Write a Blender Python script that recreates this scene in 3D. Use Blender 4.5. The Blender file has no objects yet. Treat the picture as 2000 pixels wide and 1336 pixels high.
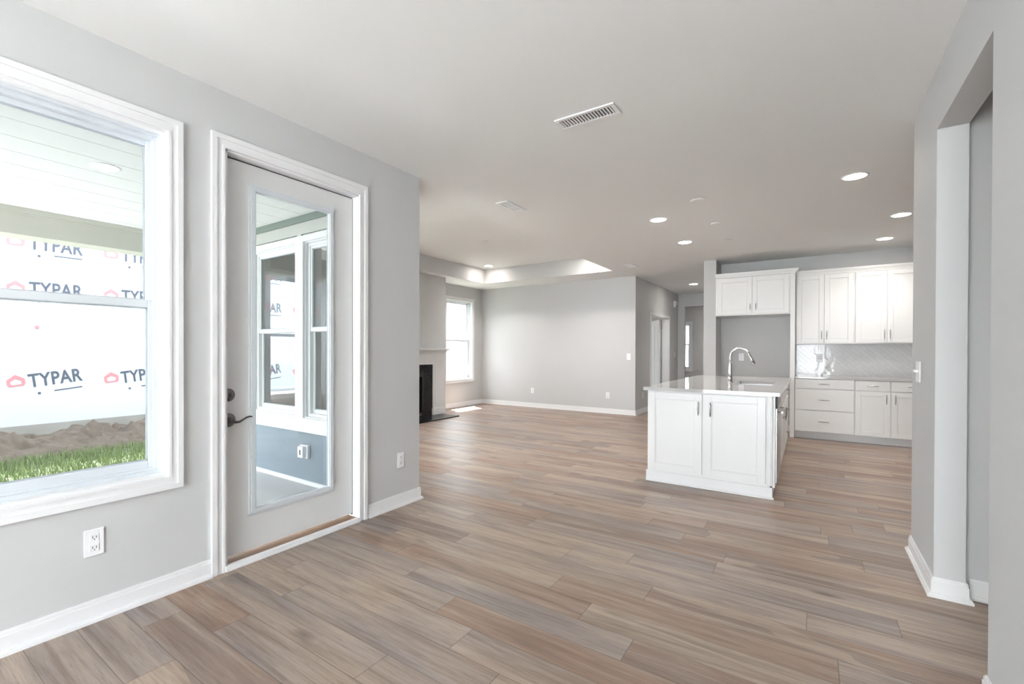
import bpy, bmesh, math, random
from mathutils import Vector, Matrix

random.seed(7)
SC = bpy.context.scene
COL = SC.collection

# ------------------------------------------------------------------ camera
cd = bpy.data.cameras.new('camera')
cam = bpy.data.objects.new('camera', cd)
COL.objects.link(cam)
cd.sensor_fit = 'HORIZONTAL'
cd.sensor_width = 36.0
cd.lens = 912.0 / 2000.0 * 36.0
cd.shift_x = (1000 - 923.455) / 2000.0
cd.shift_y = (689.954 - 668.0) / 2000.0
cd.clip_start = 0.05
cd.clip_end = 200
_y, _p, _r = math.radians(35.917), math.radians(-0.329), math.radians(0.146)
fw = Vector((-math.sin(_y), math.cos(_y), 0)); rt = Vector((math.cos(_y), math.sin(_y), 0)); up = Vector((0, 0, 1))
fw2 = fw * math.cos(_p) + up * math.sin(_p); up2 = up * math.cos(_p) - fw * math.sin(_p)
rt2 = rt * math.cos(_r) + up2 * math.sin(_r); up3 = up2 * math.cos(_r) - rt * math.sin(_r)
M = Matrix((rt2, up3, -fw2)).transposed().to_4x4()
M.translation = Vector((0, 0, 1.269))
cam.matrix_world = M
SC.camera = cam

# ------------------------------------------------------------------ world, sun, exposure
SC.view_settings.view_transform = 'Standard'
SC.view_settings.look = 'None'
SC.view_settings.gamma = 1.0
SC.view_settings.use_curve_mapping = False
SC.view_settings.exposure = 3.05

w = bpy.data.worlds.new('sky'); SC.world = w; w.use_nodes = True
nt = w.node_tree; bg = nt.nodes['Background']
bg.inputs['Color'].default_value = (0.93, 0.96, 1.0, 1)
bg.inputs['Strength'].default_value = 2.6

sl = bpy.data.lights.new('sun', 'SUN'); sun = bpy.data.objects.new('sun', sl); COL.objects.link(sun)
sl.energy = 13.0; sl.angle = math.radians(0.6); sl.color = (1.0, 0.97, 0.92)
_e = math.radians(70)
sd = Vector((0.89 * math.cos(_e), -0.46 * math.cos(_e), -math.sin(_e)))
sun.rotation_euler = sd.to_track_quat('-Z', 'Y').to_euler()

LAMP = 14.0

# ------------------------------------------------------------------ materials
def newmat(name):
    m = bpy.data.materials.new(name); m.use_nodes = True
    return m, m.node_tree, m.node_tree.nodes['Principled BSDF']

def plain(name, col, rough=0.5, metal=0.0, bump=0.0, bscale=60.0, var=0.0, spec=0.5):
    m, nt, b = newmat(name)
    b.inputs['Base Color'].default_value = (*col, 1)
    b.inputs['Roughness'].default_value = rough
    b.inputs['Metallic'].default_value = metal
    b.inputs['Specular IOR Level'].default_value = spec
    tc = nt.nodes.new('ShaderNodeTexCoord')
    n = nt.nodes.new('ShaderNodeTexNoise'); n.inputs['Scale'].default_value = bscale; n.inputs['Detail'].default_value = 3
    nt.links.new(tc.outputs['Object'], n.inputs['Vector'])
    if var > 0:
        mx = nt.nodes.new('ShaderNodeMix'); mx.data_type = 'RGBA'
        mx.inputs['A'].default_value = (*[c * (1 - var) for c in col], 1)
        mx.inputs['B'].default_value = (*[min(1, c * (1 + var)) for c in col], 1)
        nt.links.new(n.outputs['Fac'], mx.inputs['Factor'])
        nt.links.new(mx.outputs['Result'], b.inputs['Base Color'])
    if bump > 0:
        bp = nt.nodes.new('ShaderNodeBump'); bp.inputs['Strength'].default_value = bump; bp.inputs['Distance'].default_value = 0.002
        nt.links.new(n.outputs['Fac'], bp.inputs['Height']); nt.links.new(bp.outputs['Normal'], b.inputs['Normal'])
    return m

def emis(name, col, s):
    m = bpy.data.materials.new(name); m.use_nodes = True; nt = m.node_tree
    nt.nodes.remove(nt.nodes['Principled BSDF'])
    e = nt.nodes.new('ShaderNodeEmission'); e.inputs['Color'].default_value = (*col, 1); e.inputs['Strength'].default_value = s
    nt.links.new(e.outputs[0], nt.nodes['Material Output'].inputs['Surface'])
    return m

def glassmat(name, tint=(0.97, 0.985, 0.98), gain=1.0):
    m = bpy.data.materials.new(name); m.use_nodes = True; nt = m.node_tree
    nt.nodes.remove(nt.nodes['Principled BSDF'])
    t = nt.nodes.new('ShaderNodeBsdfTransparent'); t.inputs['Color'].default_value = (*tint, 1)
    g = nt.nodes.new('ShaderNodeBsdfGlossy'); g.inputs['Roughness'].default_value = 0.0
    f = nt.nodes.new('ShaderNodeFresnel'); f.inputs['IOR'].default_value = 1.5
    k = nt.nodes.new('ShaderNodeMath'); k.operation = 'MULTIPLY'; k.inputs[1].default_value = gain; k.use_clamp = True
    ge = nt.nodes.new('ShaderNodeNewGeometry'); io = nt.nodes.new('ShaderNodeMapRange')   # same glass seen from either side
    io.inputs[3].default_value = 1.5; io.inputs[4].default_value = 1 / 1.5
    nt.links.new(ge.outputs['Backfacing'], io.inputs[0]); nt.links.new(io.outputs[0], f.inputs['IOR'])
    x = nt.nodes.new('ShaderNodeMixShader')
    nt.links.new(f.outputs[0], k.inputs[0]); nt.links.new(k.outputs[0], x.inputs[0])
    nt.links.new(t.outputs[0], x.inputs[1]); nt.links.new(g.outputs[0], x.inputs[2])
    nt.links.new(x.outputs[0], nt.nodes['Material Output'].inputs['Surface'])
    return m

def floor_material():
    m, nt, b = newmat('plank_floor')
    N = nt.nodes.new; L = nt.links.new
    def math_(op, a, c=None, d=None):
        n = N('ShaderNodeMath'); n.operation = op
        for i, v in enumerate((a, c, d)):
            if v is None: continue
            if isinstance(v, (int, float)): n.inputs[i].default_value = v
            else: L(v, n.inputs[i])
        return n.outputs[0]
    tc = N('ShaderNodeTexCoord'); sp = N('ShaderNodeSeparateXYZ'); L(tc.outputs['Object'], sp.inputs[0])
    X, Y = sp.outputs[0], sp.outputs[1]
    W, LN = 0.1775, 1.22
    yy = math_('DIVIDE', math_('SUBTRACT', Y, 1.542 - 20 * W), W)
    row = math_('FLOOR', yy); fy = math_('FRACT', yy)
    wn = N('ShaderNodeTexWhiteNoise'); wn.noise_dimensions = '1D'; L(row, wn.inputs['W'])
    xx = math_('ADD', math_('DIVIDE', X, LN), math_('MULTIPLY', wn.outputs['Value'], 7.0))
    xx = math_('ADD', xx, 40.0)
    colm = math_('FLOOR', xx); fx = math_('FRACT', xx)
    idv = N('ShaderNodeCombineXYZ'); L(row, idv.inputs[0]); L(colm, idv.inputs[1])
    pid = N('ShaderNodeTexWhiteNoise'); pid.noise_dimensions = '2D'; L(idv.outputs[0], pid.inputs['Vector'])
    rnd = pid.outputs['Value']
    # grain coordinates, shifted plank by plank
    gx = math_('ADD', X, math_('MULTIPLY', rnd, 37.0)); gy = math_('ADD', Y, math_('MULTIPLY', rnd, 11.0))
    def grain(sx, sy, scale, detail, rough, dist):
        c = N('ShaderNodeCombineXYZ'); L(math_('MULTIPLY', gx, sx), c.inputs[0]); L(math_('MULTIPLY', gy, sy), c.inputs[1])
        n = N('ShaderNodeTexNoise'); n.inputs['Scale'].default_value = scale; n.inputs['Detail'].default_value = detail
        n.inputs['Roughness'].default_value = rough; n.inputs['Distortion'].default_value = dist
        L(c.outputs[0], n.inputs['Vector']); return n.outputs['Fac']
    g1 = grain(0.7, 8.0, 1.5, 5, 0.62, 0.55)       # broad cathedral figure
    g2 = grain(2.2, 75.0, 1.0, 3, 0.65, 0.25)    # fine streaks
    g4 = grain(9.0, 190.0, 1.0, 2, 0.6, 0.0)     # pores
    g5 = grain(1.6, 24.0, 1.0, 4, 0.6, 0.5)      # mid streaks
    g3 = grain(0.9, 3.2, 1.1, 2, 0.5, 0.4)       # warm / grey drift along a plank
    ramp = N('ShaderNodeValToRGB'); e = ramp.color_ramp
    e.elements[0].position = 0.0; e.elements[0].color = (0.348, 0.261, 0.204, 1)
    e.elements[1].position = 1.0; e.elements[1].color = (0.231, 0.177, 0.152, 1)
    for p, c in ((0.22, (0.396, 0.310, 0.250, 1)), (0.45, (0.252, 0.212, 0.204, 1)), (0.62, (0.339, 0.261, 0.213, 1)), (0.82, (0.287, 0.181, 0.129, 1))):
        el = e.elements.new(p); el.color = c
    L(math_('FRACT', math_('ADD', rnd, math_('MULTIPLY', math_('SUBTRACT', g3, 0.5), 0.55))), ramp.inputs[0])
    def mixc(fac, a, bcol, mode='MIX'):
        x = N('ShaderNodeMix'); x.data_type = 'RGBA'; x.blend_type = mode; x.clamp_factor = True
        if isinstance(fac, (int, float)): x.inputs['Factor'].default_value = fac
        else: L(fac, x.inputs['Factor'])
        L(a, x.inputs['A'])
        if isinstance(bcol, tuple): x.inputs['B'].default_value = (*bcol, 1)
        else: L(bcol, x.inputs['B'])
        return x.outputs['Result']
    def rng(v, a, c, lo=0.0, hi=1.0):
        n = N('ShaderNodeMapRange'); n.inputs[1].default_value = a; n.inputs[2].default_value = c
        n.inputs[3].default_value = lo; n.inputs[4].default_value = hi; L(v, n.inputs[0]); return n.outputs[0]
    c = ramp.outputs[0]
    c = mixc(rng(g1, 0.50, 0.70, 0, 0.60), c, (0.11, 0.07, 0.052))
    c = mixc(rng(g1, 0.48, 0.30, 0, 0.5), c, (0.47, 0.375, 0.295))
    c = mixc(rng(g2, 0.48, 0.74, 0, 0.42), c, (0.165, 0.12, 0.095))
    c = mixc(rng(g2, 0.45, 0.2, 0, 0.25), c, (0.47, 0.375, 0.30))
    c = mixc(rng(g5, 0.52, 0.70, 0, 0.42), c, (0.115, 0.082, 0.068))
    c = mixc(rng(g5, 0.46, 0.28, 0, 0.35), c, (0.46, 0.375, 0.31))
    c = mixc(rng(g4, 0.56, 0.74, 0, 0.45), c, (0.10, 0.072, 0.06))
    # knots
    kc = N('ShaderNodeCombineXYZ'); L(math_('MULTIPLY', gx, 1.1), kc.inputs[0]); L(math_('MULTIPLY', gy, 3.2), kc.inputs[1])
    vo = N('ShaderNodeTexVoronoi'); vo.inputs['Scale'].default_value = 1.0; L(kc.outputs[0], vo.inputs['Vector'])
    c = mixc(rng(math_('ADD', vo.outputs['Distance'], math_('MULTIPLY', g2, 0.05)), 0.13, 0.05, 0, 0.75), c, (0.08, 0.055, 0.04))
    # seams
    dy = math_('MULTIPLY', math_('MINIMUM', fy, math_('SUBTRACT', 1.0, fy)), W)
    dx = math_('MULTIPLY', math_('MINIMUM', fx, math_('SUBTRACT', 1.0, fx)), LN)
    d = math_('MINIMUM', dy, dx)
    c = mixc(rng(d, 0.0026, 0.0008, 0, 0.6), c, (0.07, 0.05, 0.04))
    L(c, b.inputs['Base Color'])
    L(rng(g2, 0.2, 0.8, 0.34, 0.46), b.inputs['Roughness'])
    b.inputs['Specular IOR Level'].default_value = 0.45
    bp = N('ShaderNodeBump'); bp.inputs['Strength'].default_value = 0.25; bp.inputs['Distance'].default_value = 0.0015
    h = math_('ADD', math_('MULTIPLY', g2, 0.4), rng(d, 0.0, 0.003, 0, 1))
    L(h, bp.inputs['Height']); L(bp.outputs['Normal'], b.inputs['Normal'])
    return m

def tile_material():
    """glossy white herringbone tile: two interleaved diagonal brick fields"""
    m, nt, b = newmat('herringbone_tile')
    N = nt.nodes.new; L = nt.links.new
    tc = N('ShaderNodeTexCoord'); sp = N('ShaderNodeSeparateXYZ'); L(tc.outputs['Object'], sp.inputs[0])
    cb = N('ShaderNodeCombineXYZ'); L(sp.outputs[0], cb.inputs[0]); L(sp.outputs[2], cb.inputs[1])
    mp = N('ShaderNodeMapping'); mp.inputs['Rotation'].default_value[2] = math.radians(45); L(cb.outputs[0], mp.inputs['Vector'])
    br = N('ShaderNodeTexBrick'); br.inputs['Scale'].default_value = 1.0
    br.inputs['Color1'].default_value = (0.80, 0.80, 0.81, 1); br.inputs['Color2'].default_value = (0.75, 0.75, 0.765, 1)
    br.inputs['Mortar'].default_value = (0.66, 0.66, 0.67, 1); br.inputs['Mortar Size'].default_value = 0.0018
    br.inputs['Brick Width'].default_value = 0.15; br.inputs['Row Height'].default_value = 0.05
    L(mp.outputs[0], br.inputs['Vector']); L(br.outputs['Color'], b.inputs['Base Color'])
    b.inputs['Roughness'].default_value = 0.07
    no = N('ShaderNodeTexNoise'); no.inputs['Scale'].default_value = 14; L(cb.outputs[0], no.inputs['Vector'])
    ad = N('ShaderNodeMath'); ad.operation = 'SUBTRACT'; L(no.outputs['Fac'], ad.inputs[0]); L(br.outputs['Fac'], ad.inputs[1])
    bp = N('ShaderNodeBump'); bp.inputs['Strength'].default_value = 0.5; bp.inputs['Distance'].default_value = 0.003
    L(ad.outputs[0], bp.inputs['Height']); L(bp.outputs['Normal'], b.inputs['Normal'])
    return m

PAINT = plain('grey_wall_paint', (0.58, 0.582, 0.586), 0.75, bump=0.05, bscale=220)
CEIL = plain('white_ceiling_paint', (0.80, 0.80, 0.795), 0.9, bump=0.08, bscale=160)
TRIM = plain('white_trim_paint', (0.79, 0.79, 0.80), 0.35)
DOORP = plain('white_door_paint', (0.70, 0.70, 0.70), 0.45)
CAB = plain('white_cabinet_lacquer', (0.79, 0.79, 0.79), 0.33)
VINYL = plain('white_vinyl', (0.64, 0.675, 0.71), 0.4)
FLOOR = floor_material()
TILE = tile_material()
QUARTZ = plain('pale_quartz', (0.50, 0.495, 0.49), 0.05, var=0.05, bscale=90)
STEEL = plain('brushed_steel', (0.55, 0.55, 0.55), 0.28, metal=1.0)
NICKEL = plain('satin_nickel', (0.42, 0.41, 0.40), 0.3, metal=1.0)
CHROME = plain('chrome', (0.75, 0.75, 0.76), 0.12, metal=1.0)
DARKMETAL = plain('aged_dark_nickel', (0.16, 0.15, 0.145), 0.22, metal=1.0)
BLACK = plain('black_enamel', (0.012, 0.012, 0.013), 0.25)
SLATE = plain('polished_black_slate', (0.010, 0.010, 0.011), 0.22, var=0.3, bscale=20, spec=0.25)
DARK = plain('void_shade', (0.04, 0.04, 0.042), 0.8)
GREYMET = plain('grey_duct', (0.16, 0.16, 0.16), 0.7)
PLATE = plain('white_plastic', (0.86, 0.86, 0.88), 0.3)
OAK = plain('brown_oak_sill', (0.26, 0.15, 0.085), 0.55, var=0.3, bscale=14)
GLASS = glassmat('dimming_window_glass', (0.60, 0.615, 0.625))  # tint darkened to hold down the brightness of the view outdoors
CLEAR = glassmat('clear_glass', (0.97, 0.985, 0.98))
GAPBLACK = plain('gap_black', (0.02, 0.02, 0.02), 0.7)
LENS = emis('lamp_lens', (1.0, 0.93, 0.84), LAMP)
SIDING = plain('blue_grey_siding', (0.235, 0.285, 0.32), 0.6, var=0.06, bscale=6)
EXTRIM = plain('exterior_white_trim', (0.82, 0.84, 0.82), 0.55)
PORCHC = plain('porch_ceiling_panel', (0.78, 0.785, 0.765), 0.7)
BEAM = plain('khaki_beam_wrap', (0.60, 0.59, 0.51), 0.6)
CROWNG = plain('sage_green_trim', (0.19, 0.235, 0.205), 0.6)
CONC = plain('concrete_slab', (0.50, 0.50, 0.50), 0.75, var=0.08, bscale=5, bump=0.2)
WRAP = plain('house_wrap', (0.35, 0.372, 0.40), 0.6, bump=0.6, bscale=3.0, var=0.05)
INK = plain('navy_ink', (0.035, 0.045, 0.065), 0.6)
REDINK = plain('faded_red_ink', (0.42, 0.13, 0.14), 0.6)
FOUND = plain('foundation_concrete', (0.19, 0.185, 0.165), 0.9, var=0.25, bscale=3)
SOIL = plain('brown_soil', (0.075, 0.060, 0.046), 1.0, var=0.5, bscale=14, bump=0.5)
LAWN = plain('lawn_soil', (0.08, 0.09, 0.055), 1.0, var=0.3, bscale=8)
GRASS = plain('grass_blade', (0.115, 0.16, 0.055), 0.7, var=0.35, bscale=5)
ROOF = plain('grey_shingle', (0.08, 0.08, 0.085), 0.9, var=0.3, bscale=20)

# ------------------------------------------------------------------ mesh helpers
def nb(): return bmesh.new()

def bx(bm, x0, x1, y0, y1, z0, z1, bev=0.0, mi=0):
    if x0 > x1: x0, x1 = x1, x0
    if y0 > y1: y0, y1 = y1, y0
    if z0 > z1: z0, z1 = z1, z0
    g = bmesh.ops.create_cube(bm, size=1.0)
    vs = g['verts']
    for v in vs:
        v.co = Vector((x0 + (v.co.x + .5) * (x1 - x0), y0 + (v.co.y + .5) * (y1 - y0), z0 + (v.co.z + .5) * (z1 - z0)))
    fs = set(f for v in vs for f in v.link_faces)
    for f in fs: f.material_index = mi
    if bev > 0:
        es = list(set(e for v in vs for e in v.link_edges))
        bev = min(bev, 0.45 * min(x1 - x0, y1 - y0, z1 - z0))
        r = bmesh.ops.bevel(bm, geom=es, offset=bev, segments=2, affect='EDGES', profile=0.5)
        for f in r['faces']: f.material_index = mi
    return bm

def tube(bm, pts, radii, seg=12, cap=True):
    """round tube through 3-D points with a radius per point"""
    rings = []
    pts = [Vector(p) for p in pts]
    if isinstance(radii, (int, float)): radii = [radii] * len(pts)
    prev = None
    for i, p in enumerate(pts):
        if i == 0: t = pts[1] - pts[0]
        elif i == len(pts) - 1: t = pts[-1] - pts[-2]
        else: t = (pts[i + 1] - pts[i - 1])
        if t.length < 1e-9: t = prev_t
        t = t.normalized(); prev_t = t
        a = prev if prev is not None else (Vector((0, 0, 1)) if abs(t.z) < .9 else Vector((1, 0, 0)))
        u = (a - t * a.dot(t)).normalized(); prev = u; v = t.cross(u)
        rings.append([bm.verts.new(p + (u * math.cos(2 * math.pi * k / seg) + v * math.sin(2 * math.pi * k / seg)) * radii[i]) for k in range(seg)])
    for a, b in zip(rings[:-1], rings[1:]):
        for k in range(seg):
            f = bm.faces.new((a[k], a[(k + 1) % seg], b[(k + 1) % seg], b[k])); f.smooth = True
    if cap:
        bm.faces.new(list(reversed(rings[0]))); bm.faces.new(rings[-1])
    return bm

def _lathe(bm, c, t, prof, seg=28):
    c = Vector(c); t = Vector(t).normalized()
    a = Vector((0, 0, 1)) if abs(t.z) < .9 else Vector((1, 0, 0))
    u = (a - t * a.dot(t)).normalized(); v = t.cross(u)
    rings = [[bm.verts.new(c + t * h + (u * math.cos(2 * math.pi * k / seg) + v * math.sin(2 * math.pi * k / seg)) * max(r, 1e-4)) for k in range(seg)] for h, r in prof]
    for a_, b_ in zip(rings[:-1], rings[1:]):
        for k in range(seg):
            f = bm.faces.new((a_[k], a_[(k + 1) % seg], b_[(k + 1) % seg], b_[k])); f.smooth = True
    bm.faces.new(list(reversed(rings[0]))); bm.faces.new(rings[-1])
    return bm

def wloc(o):
    p = Vector((0, 0, 0))
    while o is not None:
        p += o.location; o = o.parent
    return p

def mk(name, bm, mats, parent=None, label=None, origin=None):
    """link one mesh object; bm is given in world coordinates"""
    bmesh.ops.recalc_face_normals(bm, faces=bm.faces)
    org = Vector(origin) if origin is not None else Vector((0, 0, 0))
    base = wloc(parent) if parent is not None else Vector((0, 0, 0))
    bmesh.ops.translate(bm, verts=bm.verts, vec=-(org if origin is not None else base))
    me = bpy.data.meshes.new(name); bm.to_mesh(me); bm.free()
    for m in (mats if isinstance(mats, (list, tuple)) else [mats]): me.materials.append(m)
    o = bpy.data.objects.new(name, me); COL.objects.link(o)
    if parent is not None:
        o.parent = parent
        if origin is not None: o.location = org - base
    elif origin is not None: o.location = org
    if label: o['label'] = label
    return o

def thing(name, label, cat, loc, group=None):
    o = bpy.data.objects.new(name, None); COL.objects.link(o)
    o.location = loc; o.empty_display_size = 0.1
    o['label'] = label; o['category'] = cat
    if group: o['group'] = group
    return o

def struct(name, bm, mats, label=None):
    o = mk(name, bm, mats); o['kind'] = 'structure'
    if label: o['label'] = label
    return o

def sroot(name, label, loc):
    o = bpy.data.objects.new(name, None); COL.objects.link(o); o.location = loc; o.empty_display_size = 0.1
    o['kind'] = 'structure'; o['label'] = label
    return o

def dup(root, loc, label=None, group=None):
    r = root.copy(); COL.objects.link(r); r.location = loc
    if label: r['label'] = label
    if group: r['group'] = group
    for ch in list(root.children):
        c = ch.copy(); COL.objects.link(c); c.parent = r
        for g in list(ch.children):
            d = g.copy(); COL.objects.link(d); d.parent = c
    return r

def wall(name, ax, t0, t1, s0, s1, z0, z1, holes=(), mat=PAINT, mats=None, label=None):
    """wall slab: ax='x' -> thickness along X (t), length along Y (s)"""
    bm = nb()
    def put(a, b, c, d):
        if b - a < 1e-6 or d - c < 1e-6: return
        if ax == 'x': bx(bm, t0, t1, a, b, c, d)
        else: bx(bm, a, b, t0, t1, c, d)
    cur = s0
    for (a, b, c, d) in sorted(holes):
        put(cur, a, z0, z1); put(a, b, z0, c); put(a, b, d, z1); cur = b
    put(cur, s1, z0, z1)
    return struct(name, bm, mats or mat, label)

class Frame:
    """local axes on a wall face: u along the wall, n out of the wall away from the room, z up"""
    def __init__(s, ax, plane, sgn):
        s.ax, s.p, s.s = ax, plane, sgn
    def box(s, bm, u0, u1, n0, n1, z0, z1, bev=0.0, mi=0):
        a, b = s.p + s.s * n0, s.p + s.s * n1
        if s.ax == 'x': bx(bm, a, b, u0, u1, z0, z1, bev, mi)
        else: bx(bm, u0, u1, a, b, z0, z1, bev, mi)
    def pt(s, u, n, z):
        a = s.p + s.s * n
        return Vector((a, u, z)) if s.ax == 'x' else Vector((u, a, z))
    def nrm(s):
        return Vector((s.s, 0, 0)) if s.ax == 'x' else Vector((0, s.s, 0))

def casing_bm(F, u0, u1, z0, z1, w, bottom=True, z_floor=None):
    """picture-frame casing outside the opening u0..u1, z0..z1"""
    bm = nb()
    zb = z0 - w if bottom else z0
    for a, b, t0, t1 in ((0.0, w, 0.012, 0.0), (w * 0.62, w, 0.019, 0.012), (0.0, w * 0.2, 0.016, 0.012)):
        # a..b measured outwards from the opening
        zl = (z0 - b) if bottom else z0
        F.box(bm, u0 - b, u0 - a, -t0, -t1, zl, z1 + b); F.box(bm, u1 + a, u1 + b, -t0, -t1, zl, z1 + b)
        F.box(bm, u0 - a, u1 + a, -t0, -t1, z1 + a, z1 + b)
        if bottom: F.box(bm, u0 - a, u1 + a, -t0, -t1, z0 - b, z0 - a)
    return bm

def window(name, label, F, u0, u1, z0, z1, zr, th=0.18, casing=0.068, glass=GLASS, inner=True, outer=None, mat=VINYL):
    """double-hung window in an opening; zr = centre of the meeting rail; n runs outwards"""
    c = F.pt((u0 + u1) / 2, 0, z0)
    r = sroot(name, label, c)
    if inner: mk('window_casing', casing_bm(F, u0, u1, z0, z1, casing), TRIM, r)
    bm = nb()                                     # jamb lining + vinyl frame
    j = 0.012
    F.box(bm, u0, u0 + j, 0, th, z0, z1); F.box(bm, u1 - j, u1, 0, th, z0, z1)
    F.box(bm, u0 + j, u1 - j, 0, th, z0, z0 + j); F.box(bm, u0 + j, u1 - j, 0, th, z1 - j, z1)
    mk('window_jamb', bm, TRIM, r)
    bm = nb(); a, b = 0.07, 0.15; f = 0.03
    F.box(bm, u0 + j, u0 + j + f, a, b, z0 + j, z1 - j, 0.002); F.box(bm, u1 - j - f, u1 - j, a, b, z0 + j, z1 - j, 0.002)
    F.box(bm, u0 + j + f, u1 - j - f, a, b, z0 + j, z0 + j + f, 0.002); F.box(bm, u0 + j + f, u1 - j - f, a, b, z1 - j - f, z1 - j, 0.002)
    F.box(bm, u0 + j, u0 + j + .012, .045, a, z0 + j + .02, z1 - j - .012); F.box(bm, u1 - j - .012, u1 - j, .045, a, z0 + j + .02, z1 - j - .012)
    F.box(bm, u0 + j, u1 - j, .045, a, z1 - j - .012, z1 - j); F.box(bm, u0 + j, u1 - j, .045, a, z0 + j, z0 + j + .02)
    mk('window_frame', bm, mat, r)
    U0, U1 = u0 + j + f * .6, u1 - j - f * .6
    s = 0.032
    for nm, n0, n1, za, zb, rail_lo, rail_hi, lab in (('window_sash', .078, .108, z0 + j + f * .6, zr + .02, .05, .04, 'lower sash'), ('window_sash', .110, .140, zr - .02, z1 - j - f * .6, .04, .035, 'upper sash')):
        bm = nb()
        F.box(bm, U0, U0 + s, n0, n1, za, zb, 0.003); F.box(bm, U1 - s, U1, n0, n1, za, zb, 0.003)
        F.box(bm, U0 + s, U1 - s, n0, n1, za, za + rail_lo, 0.003); F.box(bm, U0 + s, U1 - s, n0, n1, zb - rail_hi, zb, 0.003)
        g = (n0 + n1) / 2
        so = mk(nm, bm, mat, r, lab)
        bm = nb(); k = .006
        for (p, q, e, h) in ((U0 + s, U0 + s + k, za + rail_lo, zb - rail_hi), (U1 - s - k, U1 - s, za + rail_lo, zb - rail_hi), (U0 + s, U1 - s, za + rail_lo, za + rail_lo + k), (U0 + s, U1 - s, zb - rail_hi - k, zb - rail_hi)):
            F.box(bm, p, q, g - .006, g + .006, e, h)
        mk('glazing_bead', bm, plain_grey, so)
        bm = nb(); F.box(bm, U0 + s, U1 - s, g - .002, g + .002, za + rail_lo, zb - rail_hi)
        mk('window_pane', bm, glass, so)
    if outer:
        F2 = Frame(F.ax, F.p + F.s * th, -F.s)
        bm = nb()
        wd, hd, sl_ = outer
        F2.box(bm, u0 - wd, u0, -.025, 0, z0 - sl_, z1 + hd, .002); F2.box(bm, u1, u1 + wd, -.025, 0, z0 - sl_, z1 + hd, .002)
        F2.box(bm, u0, u1, -.025, 0, z1, z1 + hd, .002); F2.box(bm, u0, u1, -.025, 0, z0 - sl_, z0, .002)
        mk('exterior_trim', bm, EXTRIM, r)
    return r

plain_grey = plain('grey_glazing_bead', (0.42, 0.47, 0.50), 0.5)

def baseboard(name, segs, h=0.10, mat=TRIM):
    """segs: (Frame, u0, u1[, e0, e1]); e = 1 lets that end run past an outside corner by the board's own thickness"""
    bm = nb()
    for sg in segs:
        F, u0, u1 = sg[:3]; e0, e1 = (sg[3:] if len(sg) > 3 else (0, 0))
        for a, b, za, zb, bev in ((.012, 0, 0, h * .78, .0), (.009, 0, h * .78, h * .93, .0), (.006, 0, h * .93, h, .0), (.027, .012, 0, .013, .0), (.021, .012, .013, .021, .0)):
            F.box(bm, u0 - e0 * a, u1 + e1 * a, -a, -b, za, zb, bev)
    return struct(name, bm, mat)

# ------------------------------------------------------------------ dimensions of the house
XL, C = -2.713, 2.74
YC = 2.966; YB = 9.289; XBL = -6.445; XH = -2.79; YK = 8.93
XR, XR2 = 0.522, 0.639
T = 0.18

# floor
bm = nb()
bx(bm, -6.625, 3.2, 2.786, 17.0, -.08, 0); bx(bm, XL - T, 3.2, -3.58, 2.786, -.08, 0)
struct('floor', bm, FLOOR, 'grey-brown wood plank floor')

# ceiling with the tray recess over the living room
TX0, TX1, TY0, TY1, TZ = -5.82, -2.955, 3.85, 8.47, 3.045
bm = nb()
for a in ((XL - T, 3.2, -3.58, 2.786), (-6.625, 3.2, 2.786, TY0), (-6.625, TX0, TY0, TY1), (TX1, 3.2, TY0, TY1), (-6.625, 3.2, TY1, 17.0)):
    bx(bm, *a, C, C + .10)
bx(bm, TX0 - .12, TX1 + .12, TY0 - .12, TY1 + .12, TZ, TZ + .1)
e3 = .003
for a in ((TX0 - .12, TX0 + e3, TY0 - .12, TY1 + .12), (TX1 - e3, TX1 + .12, TY0 - .12, TY1 + .12), (TX0 + e3, TX1 - e3, TY0 - .12, TY0 + e3), (TX0 + e3, TX1 - e3, TY1 - e3, TY1 + .12)):
    bx(bm, *a, C + .0005, TZ, mi=1)
struct('ceiling', bm, [CEIL, PAINT], 'white ceiling with a recessed tray over the living room')

FL = Frame('x', XL, -1)                  # left nook wall, seen from the room
NW = (-0.42, 1.038, 0.612, 2.402)        # nook window opening
DO = (1.326, 2.304, 0.0, 2.416)          # glazed door opening
wall('wall_left', 'x', XL - T, XL, -3.4, YC, 0, C, [NW, DO])
PW = [(-5.03, -4.215, 0.595, 2.345), (-4.085, -3.27, 0.595, 2.345)]
wall('wall_porch', 'y', YC - T, YC, -6.625, XL - T, 0, C, PW)
LW = [(3.20, 4.70, 0.612, 2.402), (7.90, 8.865, 0.612, 2.402), ]
wall('wall_far_left', 'x', XBL - T, XBL, YC, 17.0, 0, C, LW + [(10.2, 12.4, 0.4, 2.5)])
wall('wall_back', 'y', YB, YB + .14, XBL, XH, 0, C)
HD = (10.37, 11.90, 0.0, 2.045)
wall('wall_hall_left', 'x', XH - .14, XH, YB + .14, 12.9, 0, C, [HD])
wall('wall_hall_end', 'y', 12.9, 13.04, XH - .14, -1.425, 0, C, [(-2.63, -1.56, 0.0, 2.41)])
wall('wall_bedroom_end', 'y', 12.9, 13.04, XBL, XH - .14, 0, C)
wall('wall_hall_right', 'x', -1.425, -1.245, 8.40, 17.0, 0, C)
wall('wall_foyer_left', 'x', -3.9, -3.76, 13.04, 15.6, 0, C)
SLW = (-3.30, -3.02, 0.70, 2.12)
wall('wall_foyer_end', 'y', 15.6, 15.78, -3.9, -1.425, 0, C, [SLW])
wall('wall_kitchen_back', 'y', YK, YK + .14, -1.245, 3.2, 0, C)
wall('wall_kitchen_right', 'x', 3.06, 3.2, -3.4, YK, 0, C)
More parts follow.
